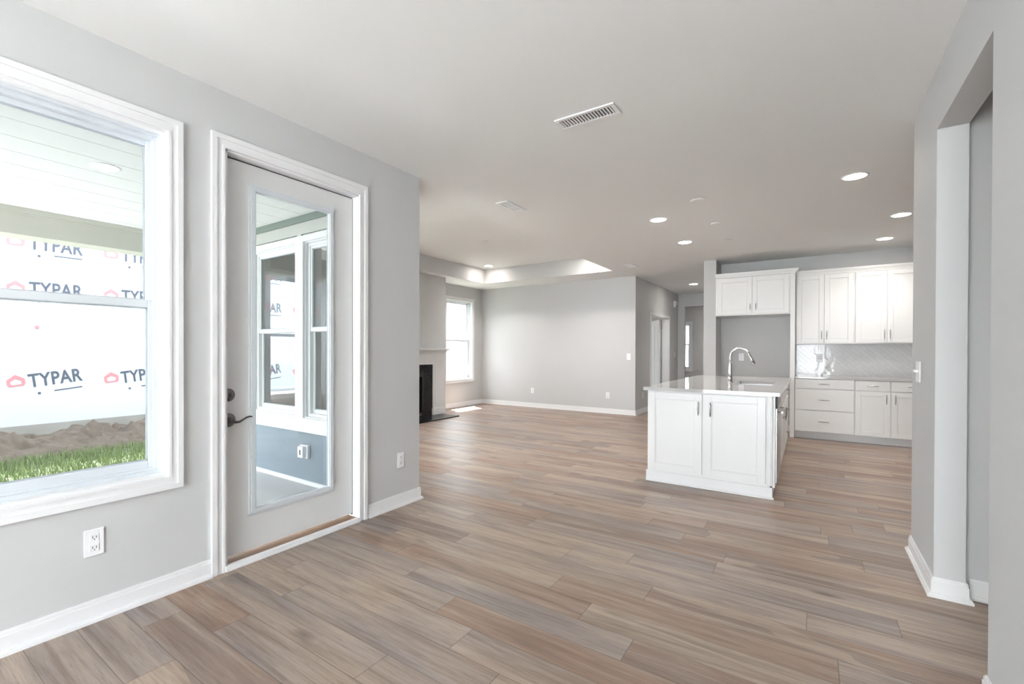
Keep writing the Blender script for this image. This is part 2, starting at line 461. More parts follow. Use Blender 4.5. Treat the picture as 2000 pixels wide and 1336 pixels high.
# right stub with the header of the cased opening and the foreground wall
bm = nb()
bx(bm, XR, XR2, 3.369, 4.037, 0, C); bx(bm, XR, XR2, 2.448, 3.369, 2.419, C); bx(bm, XR, XR2, -3.4, 2.448, 0, C)
struct('wall_right', bm, PAINT)
wall('wall_side_hall', 'y', 3.447, 4.037, XR2, 3.06, 0, C)
wall('wall_rear', 'y', -3.58, -3.4, XL - T, 3.2, 0, C, [(-2.25, .45, 0.10, 2.60)])

FR = Frame('x', XR, 1)
FHL = Frame('x', XH, -1)
FB = Frame('y', YB, 1)
FFL = Frame('x', XBL, -1)
FK = Frame('y', YK, 1)
FP = Frame('y', YC, -1)                  # living-room face of the porch wall
FRE = Frame('y', -3.4, -1)

baseboard('baseboard_left', [(FL, -3.4, 1.25), (FL, 2.39, YC, 0, 1), (FP, -6.445, XL)])
baseboard('baseboard_back', [(FB, XBL, XH, 0, 1)])
baseboard('baseboard_far_left', [(FFL, YC, 4.85), (FFL, 7.34, YB)])
baseboard('baseboard_hall', [(FHL, YB, 10.30), (FHL, 11.97, 12.9), (Frame('y', 12.9, 1), XH, -2.63), (Frame('x', -1.425, 1), 8.4, 12.9), (Frame('y', 8.4, 1), -1.425, -1.245, 1, 1)])
baseboard('baseboard_right', [(FR, 3.369, 4.037), (Frame('y', 3.369, 1), XR, XR2, 1, 1), (FR, -3.4, 2.448), (Frame('y', 2.448, -1), XR, XR2, 1, 1), (Frame('x', XR2, -1), 3.369, 3.447), (Frame('y', 4.037, -1), XR, 3.0, 1, 0)])
baseboard('baseboard_side_hall', [(Frame('y', 3.447, 1), XR2 + .028, 3.06)], h=.10)
baseboard('baseboard_alcove', [(FK, -1.245, -.26), (Frame('x', -1.245, -1), 8.4, YK)])

# ------------------------------------------------------------------ windows
window('window_1', 'large white double-hung window beside the glazed door', FL, *NW, 1.508)
window('window_2', 'white double-hung window right of the fireplace', FFL, *LW[1], 1.50, glass=CLEAR)
window('window_3', 'hidden white double-hung window left of the fireplace, widened for more daylight', FFL, *LW[0], 1.50, glass=CLEAR)  # out of view; widened to bring more daylight into the living room
window('window_4', 'left double-hung window on the porch wall', FP, *PW[0], 1.475, glass=CLEAR, outer=(.10, .06, .14), mat=EXTRIM)
window('window_5', 'right double-hung window on the porch wall', FP, *PW[1], 1.475, glass=CLEAR, outer=(.03, .06, .14), mat=EXTRIM)
window('window_6', 'wide unseen window behind the viewer, enlarged to light the room', FRE, -2.25, .45, .10, 2.60, 1.35, glass=CLEAR)  # out of view; size set by how much daylight the room needs
bm = nb(); bx(bm, XL - T, 3.2, -7.5, -3.58, -.2, -.03); struct('bounce_floor', bm, CONC)  # unseen slab added to bounce daylight in at the rear
window('window_8', 'unseen bedroom window, added to light the open door', FFL, 10.2, 12.4, .4, 2.5, 1.5, glass=CLEAR)  # unseen, added so daylight reaches the open hall door
window('window_9', 'tall narrow sidelight beside the front door at the end of the hall', Frame('y', 15.6, 1), *SLW, 1.47, glass=CLEAR)

# ------------------------------------------------------------------ glazed door to the porch
d = sroot('door_1', 'white door with a full-height glass panel, leading to the porch', (XL, 1.82, 0))
mk('door_casing', casing_bm(FL, DO[0], DO[1], 0, DO[3], .074, bottom=False), TRIM, d)
bm = nb()
FL.box(bm, DO[0], DO[0] + .018, .0, T, 0, DO[3]); FL.box(bm, DO[1] - .003, DO[1] + .0, .0, T, 0, DO[3]); FL.box(bm, DO[0], DO[1], 0, T, DO[3] - .012, DO[3])
FL.box(bm, DO[0] + .018, DO[0] + .03, .107, T, 0, DO[3] - .012); FL.box(bm, DO[1] - .016, DO[1] - .003, .107, T, 0, DO[3] - .012); FL.box(bm, DO[0] + .03, DO[1] - .016, .107, T, DO[3] - .028, DO[3] - .012)
mk('door_jamb', bm, TRIM, d)
L1_ = 2.2945
bm = nb(); FL.box(bm, DO[0] + .02, L1_, .066, .10, 2.3965, 2.4035); FL.box(bm, L1_ + .0002, DO[1] - .0031, .063, .10, .04, 2.396)  # black filler painted in for the shaded gap round the leaf
mk('gap_strip', bm, GAPBLACK, d)
bm = nb(); FL.box(bm, DO[0] + .02, DO[1] - .004, .012, T, 0.0, .028, .003)
mk('door_sill', bm, OAK, d, 'brown wooden sill')
bm = nb(); FL.box(bm, DO[0] + .0, DO[1] + .0, -.018, .012, 0.0, .031, .004); FL.box(bm, DO[0], DO[1], -.026, -.018, 0, .016, .003)
mk('threshold_strip', bm, TRIM, d, 'white strip in front of the sill')
L0, L1, LZ0, LZ1 = 1.345, L1_, .050, 2.396     # leaf
G0, G1, GZ0, GZ1 = 1.522, 2.100, .285, 2.252     # glass opening in the leaf
bm = nb(); n0, n1 = .060, .104
FL.box(bm, L0, G0, n0, n1, LZ0, LZ1); FL.box(bm, G1, L1, n0, n1, LZ0, LZ1)
FL.box(bm, G0, G1, n0, n1, LZ0, GZ0, .0); FL.box(bm, G0, G1, n0, n1, GZ1, LZ1, .0)
leaf = mk('door_leaf', bm, DOORP, d)
bm = nb()
for e, i_, ta, tb in ((.022, .02, .012, 0.), (.010, .013, .018, .012)):      # outer reach, inner reach, front, back
    FL.box(bm, G0 - e, G0 + i_, n0 - ta, n0 - tb, GZ0 - e, GZ1 + e); FL.box(bm, G1 - i_, G1 + e, n0 - ta, n0 - tb, GZ0 - e, GZ1 + e)
    FL.box(bm, G0 + i_, G1 - i_, n0 - ta, n0 - tb, GZ0 - e, GZ0 + i_); FL.box(bm, G0 + i_, G1 - i_, n0 - ta, n0 - tb, GZ1 - i_, GZ1 + e)
lf = mk('lite_frame', bm, VINYL, leaf, 'raised white frame round the glass')
bm = nb()
for k in range(9):
    z = GZ0 + (GZ1 - GZ0) * (k + .5) / 9
    for u in (G0 - .01, G1 + .008):
        _lathe(bm, FL.pt(u, n0 - .0125, z), FL.nrm() * -1, [(0, .004), (.0015, .003)], 10)
for k in range(4):
    u = G0 + (G1 - G0) * (k + .5) / 4
    for z in (GZ0 - .01, GZ1 + .01): _lathe(bm, FL.pt(u, n0 - .0125, z), FL.nrm() * -1, [(0, .004), (.0015, .003)], 10)
mk('frame_screw', bm, plain_grey, leaf)
bm = nb(); FL.box(bm, G0, G1, .079, .085, GZ0, GZ1)
mk('glass_pane', bm, GLASS, leaf)
inw = FL.nrm() * -1
bm = nb(); cpt = FL.pt(1.378, n0, 1.004)
_lathe(bm, cpt, inw, [(0, .038), (.006, .038), (.012, .034), (.016, .022), (.026, .0175), (.030, .012)])
tube(bm, [cpt + inw * .028 + Vector((0, -.002, -.016)), cpt + inw * .036, cpt + inw * .028 + Vector((0, .002, .016))], [.006, .008, .006])
mk('deadbolt', bm, DARKMETAL, leaf, 'dark metal deadbolt thumb turn')
bm = nb(); cpt = FL.pt(1.378, n0, .856)
_lathe(bm, cpt, inw, [(0, .041), (.006, .041), (.016, .035), (.024, .022), (.040, .014), (.054, .013), (.060, .009)])
P = [(0, 0), (.02, -.010), (.042, -.010), (.064, .001), (.085, .012), (.104, .015), (.118, .012)]
tube(bm, [cpt + inw * .050 + Vector((0, a, b)) for a, b in P], [.010, .008, .0065, .0055, .005, .0048, .004])
mk('lever_handle', bm, DARKMETAL, leaf, 'dark metal curved lever')

# interior door, open, seen through the hall doorway
d = sroot('door_2', 'open white interior door in the hall doorway', (XH, 11.9, 0))
mk('door_casing', casing_bm(FHL, HD[0], HD[1], 0, HD[3], .062, bottom=False), TRIM, d)
bm = nb(); FHL.box(bm, HD[0], HD[0] + .015, 0, .14, 0, HD[3]); FHL.box(bm, HD[1] - .015, HD[1], 0, .14, 0, HD[3]); FHL.box(bm, HD[0], HD[1], 0, .14, HD[3] - .015, HD[3])
mk('door_jamb', bm, TRIM, d)
ang = math.radians(62)
h0 = Vector((XH - .175, 11.865, 0)); dr = Vector((-math.cos(ang), math.sin(ang), 0)); nr = Vector((dr.y, -dr.x, 0)) * -1
bm = nb()
def slab(bm, o, a, n, u0, u1, t0, t1, z0, z1):
    vs = [bm.verts.new(o + a * u + n * t + Vector((0, 0, z))) for z in (z0, z1) for u, t in ((u0, t0), (u1, t0), (u1, t1), (u0, t1))]
    for f in ((0, 1, 2, 3), (7, 6, 5, 4), (0, 4, 5, 1), (1, 5, 6, 2), (2, 6, 7, 3), (3, 7, 4, 0)): bm.faces.new([vs[i] for i in f])
slab(bm, h0, dr, nr, 0, .76, 0, .035, .01, 2.03)
for (a, b, z0, z1) in ((.1, .34, .2, .9), (.42, .66, .2, .9), (.1, .34, 1.0, 1.9), (.42, .66, 1.0, 1.9)):
    slab(bm, h0, dr, nr, a, b, -.005, .04, z0, z1)
lf2 = mk('door_leaf', bm, DOORP, d)
bm = nb(); _lathe(bm, h0 + dr * .70 + Vector((0, 0, .93)), -nr, [(0, .03), (.01, .03), (.03, .012), (.05, .026), (.065, .02), (.07, .005)])
mk('door_knob', bm, DARKMETAL, lf2, 'dark round knob')
bm = nb()
for z in (.25, 1.05, 1.85): tube(bm, [Vector((XH - .155, 11.878, z - .045)), Vector((XH - .155, 11.878, z + .045))], .009)
mk('door_hinge', bm, NICKEL, d)

# ------------------------------------------------------------------ outdoors: porch
bm = nb(); bx(bm, -6.3, XL - T, -6, YC - T, -.35, -.055); struct('porch_floor', bm, CONC, 'pale concrete porch floor')
bm = nb(); bx(bm, -6.3, XL - T, -6, YC - T, 2.60, 2.7)
for k in range(10): bx(bm, -5.85 + k * .3, -5.845 + k * .3, -6, YC - T, 2.5985, 2.6)
struct('porch_ceiling', bm, PORCHC, 'pale porch ceiling')
bm = nb(); bx(bm, -6.26, -6.0, -6, YC - T, 2.345, 2.60); struct('porch_beam', bm, BEAM, 'khaki beam along the open side of the porch')
bm = nb(); bx(bm, -6.0, -5.98, -6, YC - T, 2.555, 2.60, .004); bx(bm, -6.0, -5.99, -6, YC - T, 2.540, 2.555, .003); struct('trim_1', bm, BEAM)
bm = nb()
YE = YC - T
for k in range(17):                       # lapped siding boards below and beside the windows
    z0 = -.02 + k * .165
    for a, b in ((-6.625, -5.14), ) if z0 > .42 else ((-6.625, XL - T), ):
        v = [bm.verts.new(p) for p in ((a, YE, z0 + .165), (b, YE, z0 + .165), (b, YE - .008, z0 + .165), (a, YE - .008, z0 + .165), (a, YE, z0), (b, YE, z0), (b, YE - .018, z0), (a, YE - .018, z0))]
        for f in ((0, 1, 2, 3), (7, 6, 5, 4), (3, 2, 6, 7), (0, 3, 7, 4), (1, 5, 6, 2)): bm.faces.new([v[i] for i in f])
struct('wall_siding', bm, SIDING, 'blue-grey lapped siding')
bm = nb(); bx(bm, -5.14, XL - T, YE - .022, YE, 2.42, 2.535); bx(bm, -4.115, -4.185, YE - .022, YE, .455, 2.42)
bx(bm, -3.24, XL - T, YE - .022, YE, .455, 2.42); struct('trim_2', bm, plain('exterior_beige_board', (0.52, 0.525, 0.48), 0.6), 'pale frieze above the porch windows')
bm = nb(); bx(bm, -6.625, XL - T, YE - .045, YE, 2.535, 2.60, .006); struct('trim_3', bm, CROWNG, 'sage green moulding under the porch ceiling')
bm = nb(); bx(bm, -6.625, XL - T, YE - .035, YE - .0, -.055, -.015, .003); struct('trim_4', bm, EXTRIM, 'white strip at the foot of the siding')
t = thing('outdoor_outlet', 'white weatherproof outlet box on the blue-grey porch siding', 'outlet', (-4.04, YE - .02, .27))
bm = nb(); bx(bm, -4.10, -3.975, YE - .045, YE - .012, .205, .335, .004); mk('back_plate', bm, PLATE, t)
bm = nb(); bx(bm, -4.085, -4.0, YE - .085, YE - .045, .215, .325, .008); mk('bubble_cover', bm, PLATE, t)
bm = nb(); bx(bm, -4.05, -4.03, YE - .088, YE - .085, .245, .295, .001); mk('receptacle', bm, GREYMET, t)

# ------------------------------------------------------------------ outdoors: ground, neighbour
bm = nb(); bx(bm, -16, -6.3, -14, 22, -.5, -.36); struct('ground', bm, LAWN, 'lawn ground between the houses')
n = thing('neighbor_house', 'unfinished house wrapped in white printed sheathing across the lawn', 'house', (-11, 2, -.36))
bm = nb(); bx(bm, -18, -11.0, -12, 15, -.045, 6.2); mk('wrapped_wall', bm, WRAP, n)
bm = nb(); bx(bm, -18, -10.98, -12, 15, -.4, -.045); mk('foundation', bm, FOUND, n, 'grey concrete foundation strip')
bm = nb()
v = [bm.verts.new(p) for p in ((-10.6, -12.5, 6.1), (-18.4, -12.5, 6.1), (-14.5, -12.5, 8.3), (-10.6, 15.5, 6.1), (-18.4, 15.5, 6.1), (-14.5, 15.5, 8.3))]
for f in ((0, 1, 2), (5, 4, 3), (0, 2, 5, 3), (1, 4, 5, 2), (0, 3, 4, 1)): bm.faces.new([v[i] for i in f])
mk('roof', bm, ROOF, n)

def text_mesh(body, size, extrude=.004, offset=.0):
    cu = bpy.data.curves.new('lettering', 'FONT'); cu.body = body; cu.size = size; cu.extrude = extrude; cu.offset = offset
    cu.space_character = 1.05
    o = bpy.data.objects.new('lettering', cu); COL.objects.link(o)
    dg = bpy.context.evaluated_depsgraph_get(); dg.update()
    me = bpy.data.meshes.new_from_object(o.evaluated_get(dg))
    bpy.data.objects.remove(o); bpy.data.curves.remove(cu)
    return me
TXT = text_mesh('TYPAR', .32, offset=.006); TXT.materials.append(INK)
for v_ in TXT.vertices: v_.co.x *= .74; v_.co.y *= 1.02
_b = nb(); bx(_b, 0, .40, 0, .018, 0, .004); SML = bpy.data.meshes.new('printed_line'); _b.to_mesh(SML); _b.free(); SML.materials.append(INK)
_b = nb(); _lathe(_b, (0, 0, 0), (0, 0, 1), [(0, .022), (.004, .020)], 12); DOT = bpy.data.meshes.new('printed_dot'); _b.to_mesh(DOT); _b.free(); DOT.materials.append(INK)
def hm():
    """pink outlined house mark in a rounded box, local x right, y up"""
    bm = nb()
    ring = [(-.13, -.10), (.13, -.10), (.16, -.05), (.16, .06), (.0, .17), (-.16, .06), (-.16, -.05)]
    inn = [(x * .62, y * .5 - .012) for x, y in ring]
    o = [bm.verts.new((x, y, 0)) for x, y in ring]; i = [bm.verts.new((x, y, 0)) for x, y in inn]
    for k in range(7): bm.faces.new((o[k], o[(k + 1) % 7], i[(k + 1) % 7], i[k]))
    r = bmesh.ops.extrude_face_region(bm, geom=list(bm.faces)); bmesh.ops.translate(bm, verts=[e for e in r['geom'] if isinstance(e, bmesh.types.BMVert)], vec=(0, 0, .004))
    me = bpy.data.meshes.new('house_mark'); bm.to_mesh(me); bm.free(); me.materials.append(REDINK); return me
HM = hm()
for v_ in HM.vertices: v_.co.x *= .72; v_.co.y *= .75
MF = Matrix(((0, 0, 1), (1, 0, 0), (0, 1, 0)))      # local x -> +Y, y -> +Z, z -> +X
def mark(me, name, y, z, roll, dx=.003):
    o = bpy.data.objects.new(name, me); COL.objects.link(o); o.parent = n
    R = MF.to_4x4() @ Matrix.Rotation(math.radians(roll), 4, 'Z')
    o.matrix_local = Matrix.Translation(Vector((-11 + dx, y, z)) - n.location) @ R
for zrow, roll in ((.61, 7), (2.22, 1), (3.02, 0), (4.4, 1)):
    for k in range(-5, 9):
        y = 1.88 + 1.345 * k
        if y < -4 or y > 12: continue
        mark(HM, 'printed_house_mark', y, zrow + .10, roll)
        mark(TXT, 'printed_lettering', y + .17, zrow, roll)
        mark(SML, 'printed_line', y + .50, zrow - .085, roll)
        mark(DOT, 'printed_dot', y + .30, zrow - .11, roll)
bm = nb(); _lathe(bm, Vector((-10.999, 2.15, 1.66)), Vector((1, 0, 0)), [(0, .035), (.006, .03)], 12); mk('red_cap', bm, REDINK, n, 'small red fastener cap')

# dirt bank in front of the foundation
bm = nb(); nx, ny = 34, 240
from mathutils import noise
grid = []
for i in range(nx + 1):
    r_ = []
    for j in range(ny + 1):
        x = -11.0 + 1.75 * i / nx; y = -4 + 14.0 * j / ny; q = i / nx
        h = .20 * math.exp(-((q - .48) / .28) ** 2) + .04
        h += .16 * (noise.noise(Vector((x * 2.2, y * 2.2, 0)))) * math.sin(math.pi * min(1, q * 1.1 + .05))
        h += .12 * noise.noise(Vector((x * 6, y * 6, 3))) * math.sin(math.pi * q) + .09 * abs(noise.noise(Vector((x * 14, y * 14, 5))))
        if q > .92: h *= (1 - q) / .08
        r_.append(bm.verts.new((x, y, -.37 + max(h, -.0))))
    grid.append(r_)
for i in range(nx):
    for j in range(ny): bm.faces.new((grid[i][j], grid[i + 1][j], grid[i + 1][j + 1], grid[i][j + 1]))
o = mk('dirt_bank', bm, SOIL); o['kind'] = 'stuff'; o['label'] = 'heaped brown dirt along the foundation of the wrapped house'; o['category'] = 'dirt'
# grass
bm = nb()
for k in range(26000):
    x = random.uniform(-9.75, -6.9); y = random.uniform(-2.0, 7.0)
    if x < -9.3 and random.random() < (-9.3 - x) / .45: continue
    h = random.uniform(.05, .12); a = random.uniform(0, 6.28); w_ = .008; lx, ly = random.uniform(-.04, .04), random.uniform(-.04, .04)
    ca, sa = math.cos(a) * w_, math.sin(a) * w_
    p = [bm.verts.new((x - ca, y - sa, -.36)), bm.verts.new((x + ca, y + sa, -.36)), bm.verts.new((x + lx, y + ly, -.36 + h))]
    bm.faces.new(p)
me = bpy.data.meshes.new('grass'); bm.to_mesh(me); bm.free(); me.materials.append(GRASS)
o = bpy.data.objects.new('grass', me); COL.objects.link(o); o['kind'] = 'stuff'; o['label'] = 'bright green grass strip in front of the dirt bank'; o['category'] = 'grass'

# ------------------------------------------------------------------ recessed lights
def can_light(z, r=.078, power=10.0, cone=120):
    t = thing('recessed_light', 'x', 'ceiling light', (0, 0, z), None)
    bm = nb(); _lathe(bm, Vector((0, 0, z)), Vector((0, 0, -1)), [(0, r + .017), (.004, r + .016), (.006, r + .004), (.006, r)], 40)
    mk('trim_ring', bm, TRIM, t)
    bm = nb(); _lathe(bm, Vector((0, 0, z - .006)), Vector((0, 0, -1)), [(0, r), (.0015, r * .96)], 40)
    mk('lamp_lens', bm, LENS, t)
    ld = bpy.data.lights.new('downlight', 'SPOT'); ld.energy = power; ld.spot_size = math.radians(cone); ld.spot_blend = 1.0
    ld.shadow_soft_size = 0.06; ld.color = (1.0, 0.965, 0.93)
    lo = bpy.data.objects.new('downlight', ld); COL.objects.link(lo); lo.parent = t; lo.location = (0, 0, -.015)
    return t
proto = can_light(C)
proto.location = (-1.39, 5.455, C); proto['label'] = 'recessed ceiling light over the near left side of the island, nearer of that pair'
proto['group'] = 'recessed ceiling lights'
proto_tray = can_light(TZ, power=19.0, cone=125); proto_tray['group'] = 'recessed ceiling lights'; proto_tray.location = (-5.48, 8.12, TZ)
proto_tray['label'] = 'recessed light in the far left corner of the tray ceiling'
for x, y, z, lab in ((-1.385, 6.785, C, 'recessed ceiling light above the far left of the island, farther of that pair'),
                     (.290, 5.052, C, 'largest recessed ceiling light, nearest the right-hand wall stub'),
                     (.775, 6.757, C, 'recessed ceiling light at the middle right, second from the wall cabinets'),
                     (.768, 8.06, C, 'recessed ceiling light closest to the tall wall cabinets'),
                     (-2.09, 11.13, C, 'recessed ceiling light inside the hallway'),
                     (-2.2, 14.4, C, 'recessed ceiling light in the foyer past the hallway'),
                     (1.9, 2.5, C, 'unseen recessed ceiling light, added to light the side hall'),  # hidden fixture added to brighten the side hall
                     (-3.33, 8.12, TZ, 'recessed light in the far right corner of the tray ceiling'),
                     (-5.48, 4.2, TZ, 'recessed light in the near left corner of the tray ceiling'),
                     (-3.33, 4.2, TZ, 'recessed light in the near right corner of the tray ceiling'),
                     (-4.17, 1.19, 2.60, 'recessed light in the porch ceiling, seen through the big window')):
    dup(proto_tray if z == TZ else proto, (x, y, z), lab)

# flat covers on the ceiling
def cover(x, y, z, r, lab, name='ceiling_cover', cat='ceiling cover', grp='blank covers above the island'):
    bm = nb(); _lathe(bm, Vector((x, y, z)), Vector((0, 0, -1)), [(0, r), (.006, r), (.012, r * .9), (.014, r * .6)], 32)
    o = mk(name, bm, CEIL, None, lab, origin=(x, y, z)); o['category'] = cat
    if grp: o['group'] = grp
    return o
cover(-.905, 4.973, C, .068, 'round white blank cover above the island, nearest of three')
cover(-.892, 5.990, C, .055, 'round white blank cover above the island, middle of three')
cover(-.894, 6.962, C, .055, 'round white blank cover above the island, farthest of three')
cover(-4.30, 6.25, TZ, .06, 'small round white cover in the middle of the tray ceiling', grp=None)

# vents
def vent(x0, x1, y0, y1, along, label, ns, dark=DARK):
    t = thing('ceiling_vent', label, 'vent', ((x0 + x1) / 2, (y0 + y1) / 2, C), 'ceiling supply vents')
    b = .026; bm = nb()
    bx(bm, x0, x1, y0, y0 + b, C - .010, C, .003); bx(bm, x0, x1, y1 - b, y1, C - .010, C, .003)
    bx(bm, x0, x0 + b, y0 + b, y1 - b, C - .010, C, .003); bx(bm, x1 - b, x1, y0 + b, y1 - b, C - .010, C, .003)
    mk('vent_frame', bm, TRIM, t)
    bm = nb(); bx(bm, x0 + b, x1 - b, y0 + b, y1 - b, C - .0015, C - .0005); mk('vent_backing', bm, dark, t)  # dark sheet stands in for the shade inside the vent opening
    bm = nb()
    for k in range(ns):
        q = (k + .5) / ns
        if along == 'x':
            xc = x0 + b + (x1 - x0 - 2 * b) * q; bx(bm, xc - .0045, xc + .0045, y0 + b, y1 - b, C - .009, C - .001)
        else:
            yc = y0 + b + (y1 - y0 - 2 * b) * q; bx(bm, x0 + b, x1 - b, yc - .0045, yc + .0045, C - .009, C - .001)
    if along == 'x': pass
    mk('vent_slats', bm, TRIM, t)
    return t
vent(-1.338, -.952, 2.722, 2.872, 'x', 'large white slatted ceiling vent nearest the viewer', 17)
vent(-2.55, -2.41, 3.90, 4.28, 'y', 'white ceiling vent beside the tray, near the corner of the left wall', 9, GREYMET)
vent(-2.62, -2.44, 7.95, 8.30, 'y', 'small white ceiling vent just before the hallway', 9, GREYMET)

# ------------------------------------------------------------------ outlets and switches
def outlet(F, u, z, label, kind='outlet', gang=1):
    c = F.pt(u, 0, z)
    t = thing('wall_outlet' if kind == 'outlet' else 'wall_switch', label, 'outlet' if kind == 'outlet' else 'switch', c, 'white wall plates')
    w_ = .038 + .023 * (gang - 1)
    bm = nb(); F.box(bm, u - w_, u + w_, -.006, 0, z - .062, z + .062, .003); mk('cover_plate', bm, PLATE, t)
    if kind == 'outlet':
        for s_ in (-1, 1):
            bm = nb(); F.box(bm, u - .017, u + .017, -.008, -.006, z + s_ * .024 - .016, z + s_ * .024 + .016, .001); r = mk('receptacle', bm, PLATE, t)
            bm = nb()
            for a in (-.007, .007): F.box(bm, u + a - .0012, u + a + .0012, -.0085, -.0078, z + s_ * .024 - .003, z + s_ * .024 + .007)
            F.box(bm, u - .002, u + .002, -.0085, -.0078, z + s_ * .024 - .011, z + s_ * .024 - .007)
            mk('slots', bm, DARK, r)
    elif kind == 'switch':
        for g in range(gang):
            uu = u + (g - (gang - 1) / 2) * .046
            bm = nb(); F.box(bm, uu - .016, uu + .016, -.010, -.006, z - .033, z + .033, .002); mk('rocker', bm, PLATE, t)
    else:
        for g in range(gang):
            uu = u + (g - (gang - 1) / 2) * .046
            bm = nb(); F.box(bm, uu - .005, uu + .005, -.022, -.006, z - .004, z + .010, .002); mk('toggle', bm, PLATE, t)
    return t
outlet(FL, .727, .368, 'white outlet on the left wall below the big window')
outlet(FL, 2.741, .374, 'white outlet on the short wall right of the glazed door')
outlet(FB, -5.069, .375, 'small outlet low on the far living room wall, left one')
outlet(FB, -3.34, .365, 'outlet low on the far living room wall, right one near the hallway')
outlet(FB, -2.92, 1.155, 'switch plate on the far living room wall beside the hallway corner', 'switch')
outlet(FHL, 9.80, .36, 'outlet low on the grey hallway wall behind the island edge')
outlet(FHL, 12.55, 1.18, 'switch plate on the hallway wall past the open door', 'switch')
outlet(FK, -.94, 1.172, 'outlet in the refrigerator alcove, seen behind the faucet')
outlet(Frame('y', YK - .012, 1), .106, 1.17, 'outlet on the tiled backsplash')
outlet(FR, 3.82, 1.15, 'two-toggle switch plate on the right-hand wall stub', 'toggle', 2)
outlet(Frame('x', -6.0, -1), 6.45, 1.61, 'white plate on the chimney breast above the mantel')
t = thing('door_chime', 'small white chime box high on the hallway wall', 'chime', FHL.pt(12.5, 0, 2.44))
bm = nb(); FHL.box(bm, 12.40, 12.60, -.05, 0, 2.36, 2.52, .008); mk('housing', bm, PLATE, t)
bm = nb(); FHL.box(bm, 12.42, 12.58, -.053, -.05, 2.38, 2.40, .001); mk('grille', bm, GREYMET, t)

# ------------------------------------------------------------------ chimney breast and fireplace
bm = nb()
bx(bm, XBL, -6.0, 4.92, 5.60, 0, C); bx(bm, XBL, -6.0, 6.66, 7.34, 0, C); bx(bm, XBL, -6.0, 5.60, 6.66, .86, C); bx(bm, XBL, -6.40, 5.6, 6.66, 0, .86)
struct('wall_chimney', bm, PAINT, 'grey chimney breast')
f = thing('fireplace', 'fireplace with white painted mantel and black slate surround', 'fireplace', (-5.95, 6.13, 0))
FF = Frame('x', -6.0, -1)
bm = nb()
for a, b in ((5.03, 5.38), (6.88, 7.23)):
    bm = nb()
    FF.box(bm, a, b, -.075, 0, .02, 1.235); FF.box(bm, a - .012, b + .012, -.09, 0, .02, .15, .003)
    FF.box(bm, a + .05, b - .05, -.083, -.075, .22, .96, .004); FF.box(bm, a + .05, b - .05, -.083, -.075, 1.04, 1.20, .004)
    mk('pilaster', bm, TRIM, f)
bm = nb(); FF.box(bm, 5.38, 6.88, -.070, 0, 1.0, 1.235); FF.box(bm, 5.43, 6.83, -.078, -.070, 1.04, 1.20, .004)
mk('frieze', bm, TRIM, f)
bm = nb(); FF.box(bm, 5.02, 7.24, -.10, 0, 1.235, 1.255, .004); FF.box(bm, 5.01, 7.25, -.13, 0, 1.255, 1.275, .005); FF.box(bm, 4.99, 7.27, -.17, 0, 1.275, 1.305, .004)
mk('mantel_shelf', bm, TRIM, f)
bm = nb(); FF.box(bm, 5.38, 5.63, -.05, 0, .02, 1.0); FF.box(bm, 6.63, 6.88, -.05, 0, .02, 1.0); FF.box(bm, 5.63, 6.63, -.05, 0, .83, 1.0)
mk('slate_surround', bm, SLATE, f, 'black slate')
bm = nb()
FF.box(bm, 5.63, 5.68, -.055, .39, .02, .83); FF.box(bm, 6.58, 6.63, -.055, .39, .02, .83); FF.box(bm, 5.68, 6.58, -.055, .39, .77, .83); FF.box(bm, 5.68, 6.58, -.055, .39, .02, .10); FF.box(bm, 5.68, 6.58, .35, .39, .1, .77)
mk('firebox', bm, BLACK, f)
bm = nb(); FF.box(bm, 5.68, 6.58, -.02, -.014, .10, .77); mk('glass_front', bm, SLATE, f)
bm = nb()
for k in range(6): FF.box(bm, 5.70, 6.56, -.058, -.055, .035 + k * .009, .039 + k * .009)
mk('louver', bm, GREYMET, f)
bm = nb(); bx(bm, -6.0, -5.47, 5.14, 7.12, 0, .02, .003)
o = mk('hearth_slab', bm, SLATE, None, 'thin polished black hearth slab on the floor in front of the fireplace', origin=(-5.7, 6.13, 0)); o['category'] = 'hearth'

# ------------------------------------------------------------------ cabinet helpers
def pull(F, u, z, n, vertical, parent, Ln=.128):
    """bar pull with two posts, standing off the surface n (negative = into the room)"""
    bm = nb(); h = Ln / 2
    def P(a, off): return F.pt(u, n - off, z + a) if vertical else F.pt(u + a, n - off, z)
    tube(bm, [P(-h, .026), P(-h * .7, .028), P(0, .030), P(h * .7, .028), P(h, .026)], [.0035, .005, .0075, .005, .0035], 10)
    for a in (-h * .66, h * .66): tube(bm, [P(a, 0), P(a, .028)], [.005, .004], 8)
    return mk('handle', bm, NICKEL, parent)

def panel(F, u0, u1, z0, z1, n, rail=.058, name='door', parent=None, mat=CAB, th=.020):
    """shaker front: rails round a recessed panel; n is the back face"""
    bm = nb()
    F.box(bm, u0, u0 + rail, n - th, n, z0, z1, .0015); F.box(bm, u1 - rail, u1, n - th, n, z0, z1, .0015)
    F.box(bm, u0 + rail, u1 - rail, n - th, n, z0, z0 + rail, .0015); F.box(bm, u0 + rail, u1 - rail, n - th, n, z1 - rail, z1, .0015)
    F.box(bm, u0 + rail - .001, u1 - rail + .001, n - th + .009, n, z0 + rail - .001, z1 - rail + .001)
    b = .009
    for (a, c_, e_, g_) in ((u0 + rail, u0 + rail + b, z0 + rail, z1 - rail), (u1 - rail - b, u1 - rail, z0 + rail, z1 - rail), (u0 + rail + b, u1 - rail - b, z0 + rail, z0 + rail + b), (u0 + rail + b, u1 - rail - b, z1 - rail - b, z1 - rail)):
        F.box(bm, a, c_, n - th + .005, n, e_, g_, .002)
    return mk(name, bm, mat, parent)

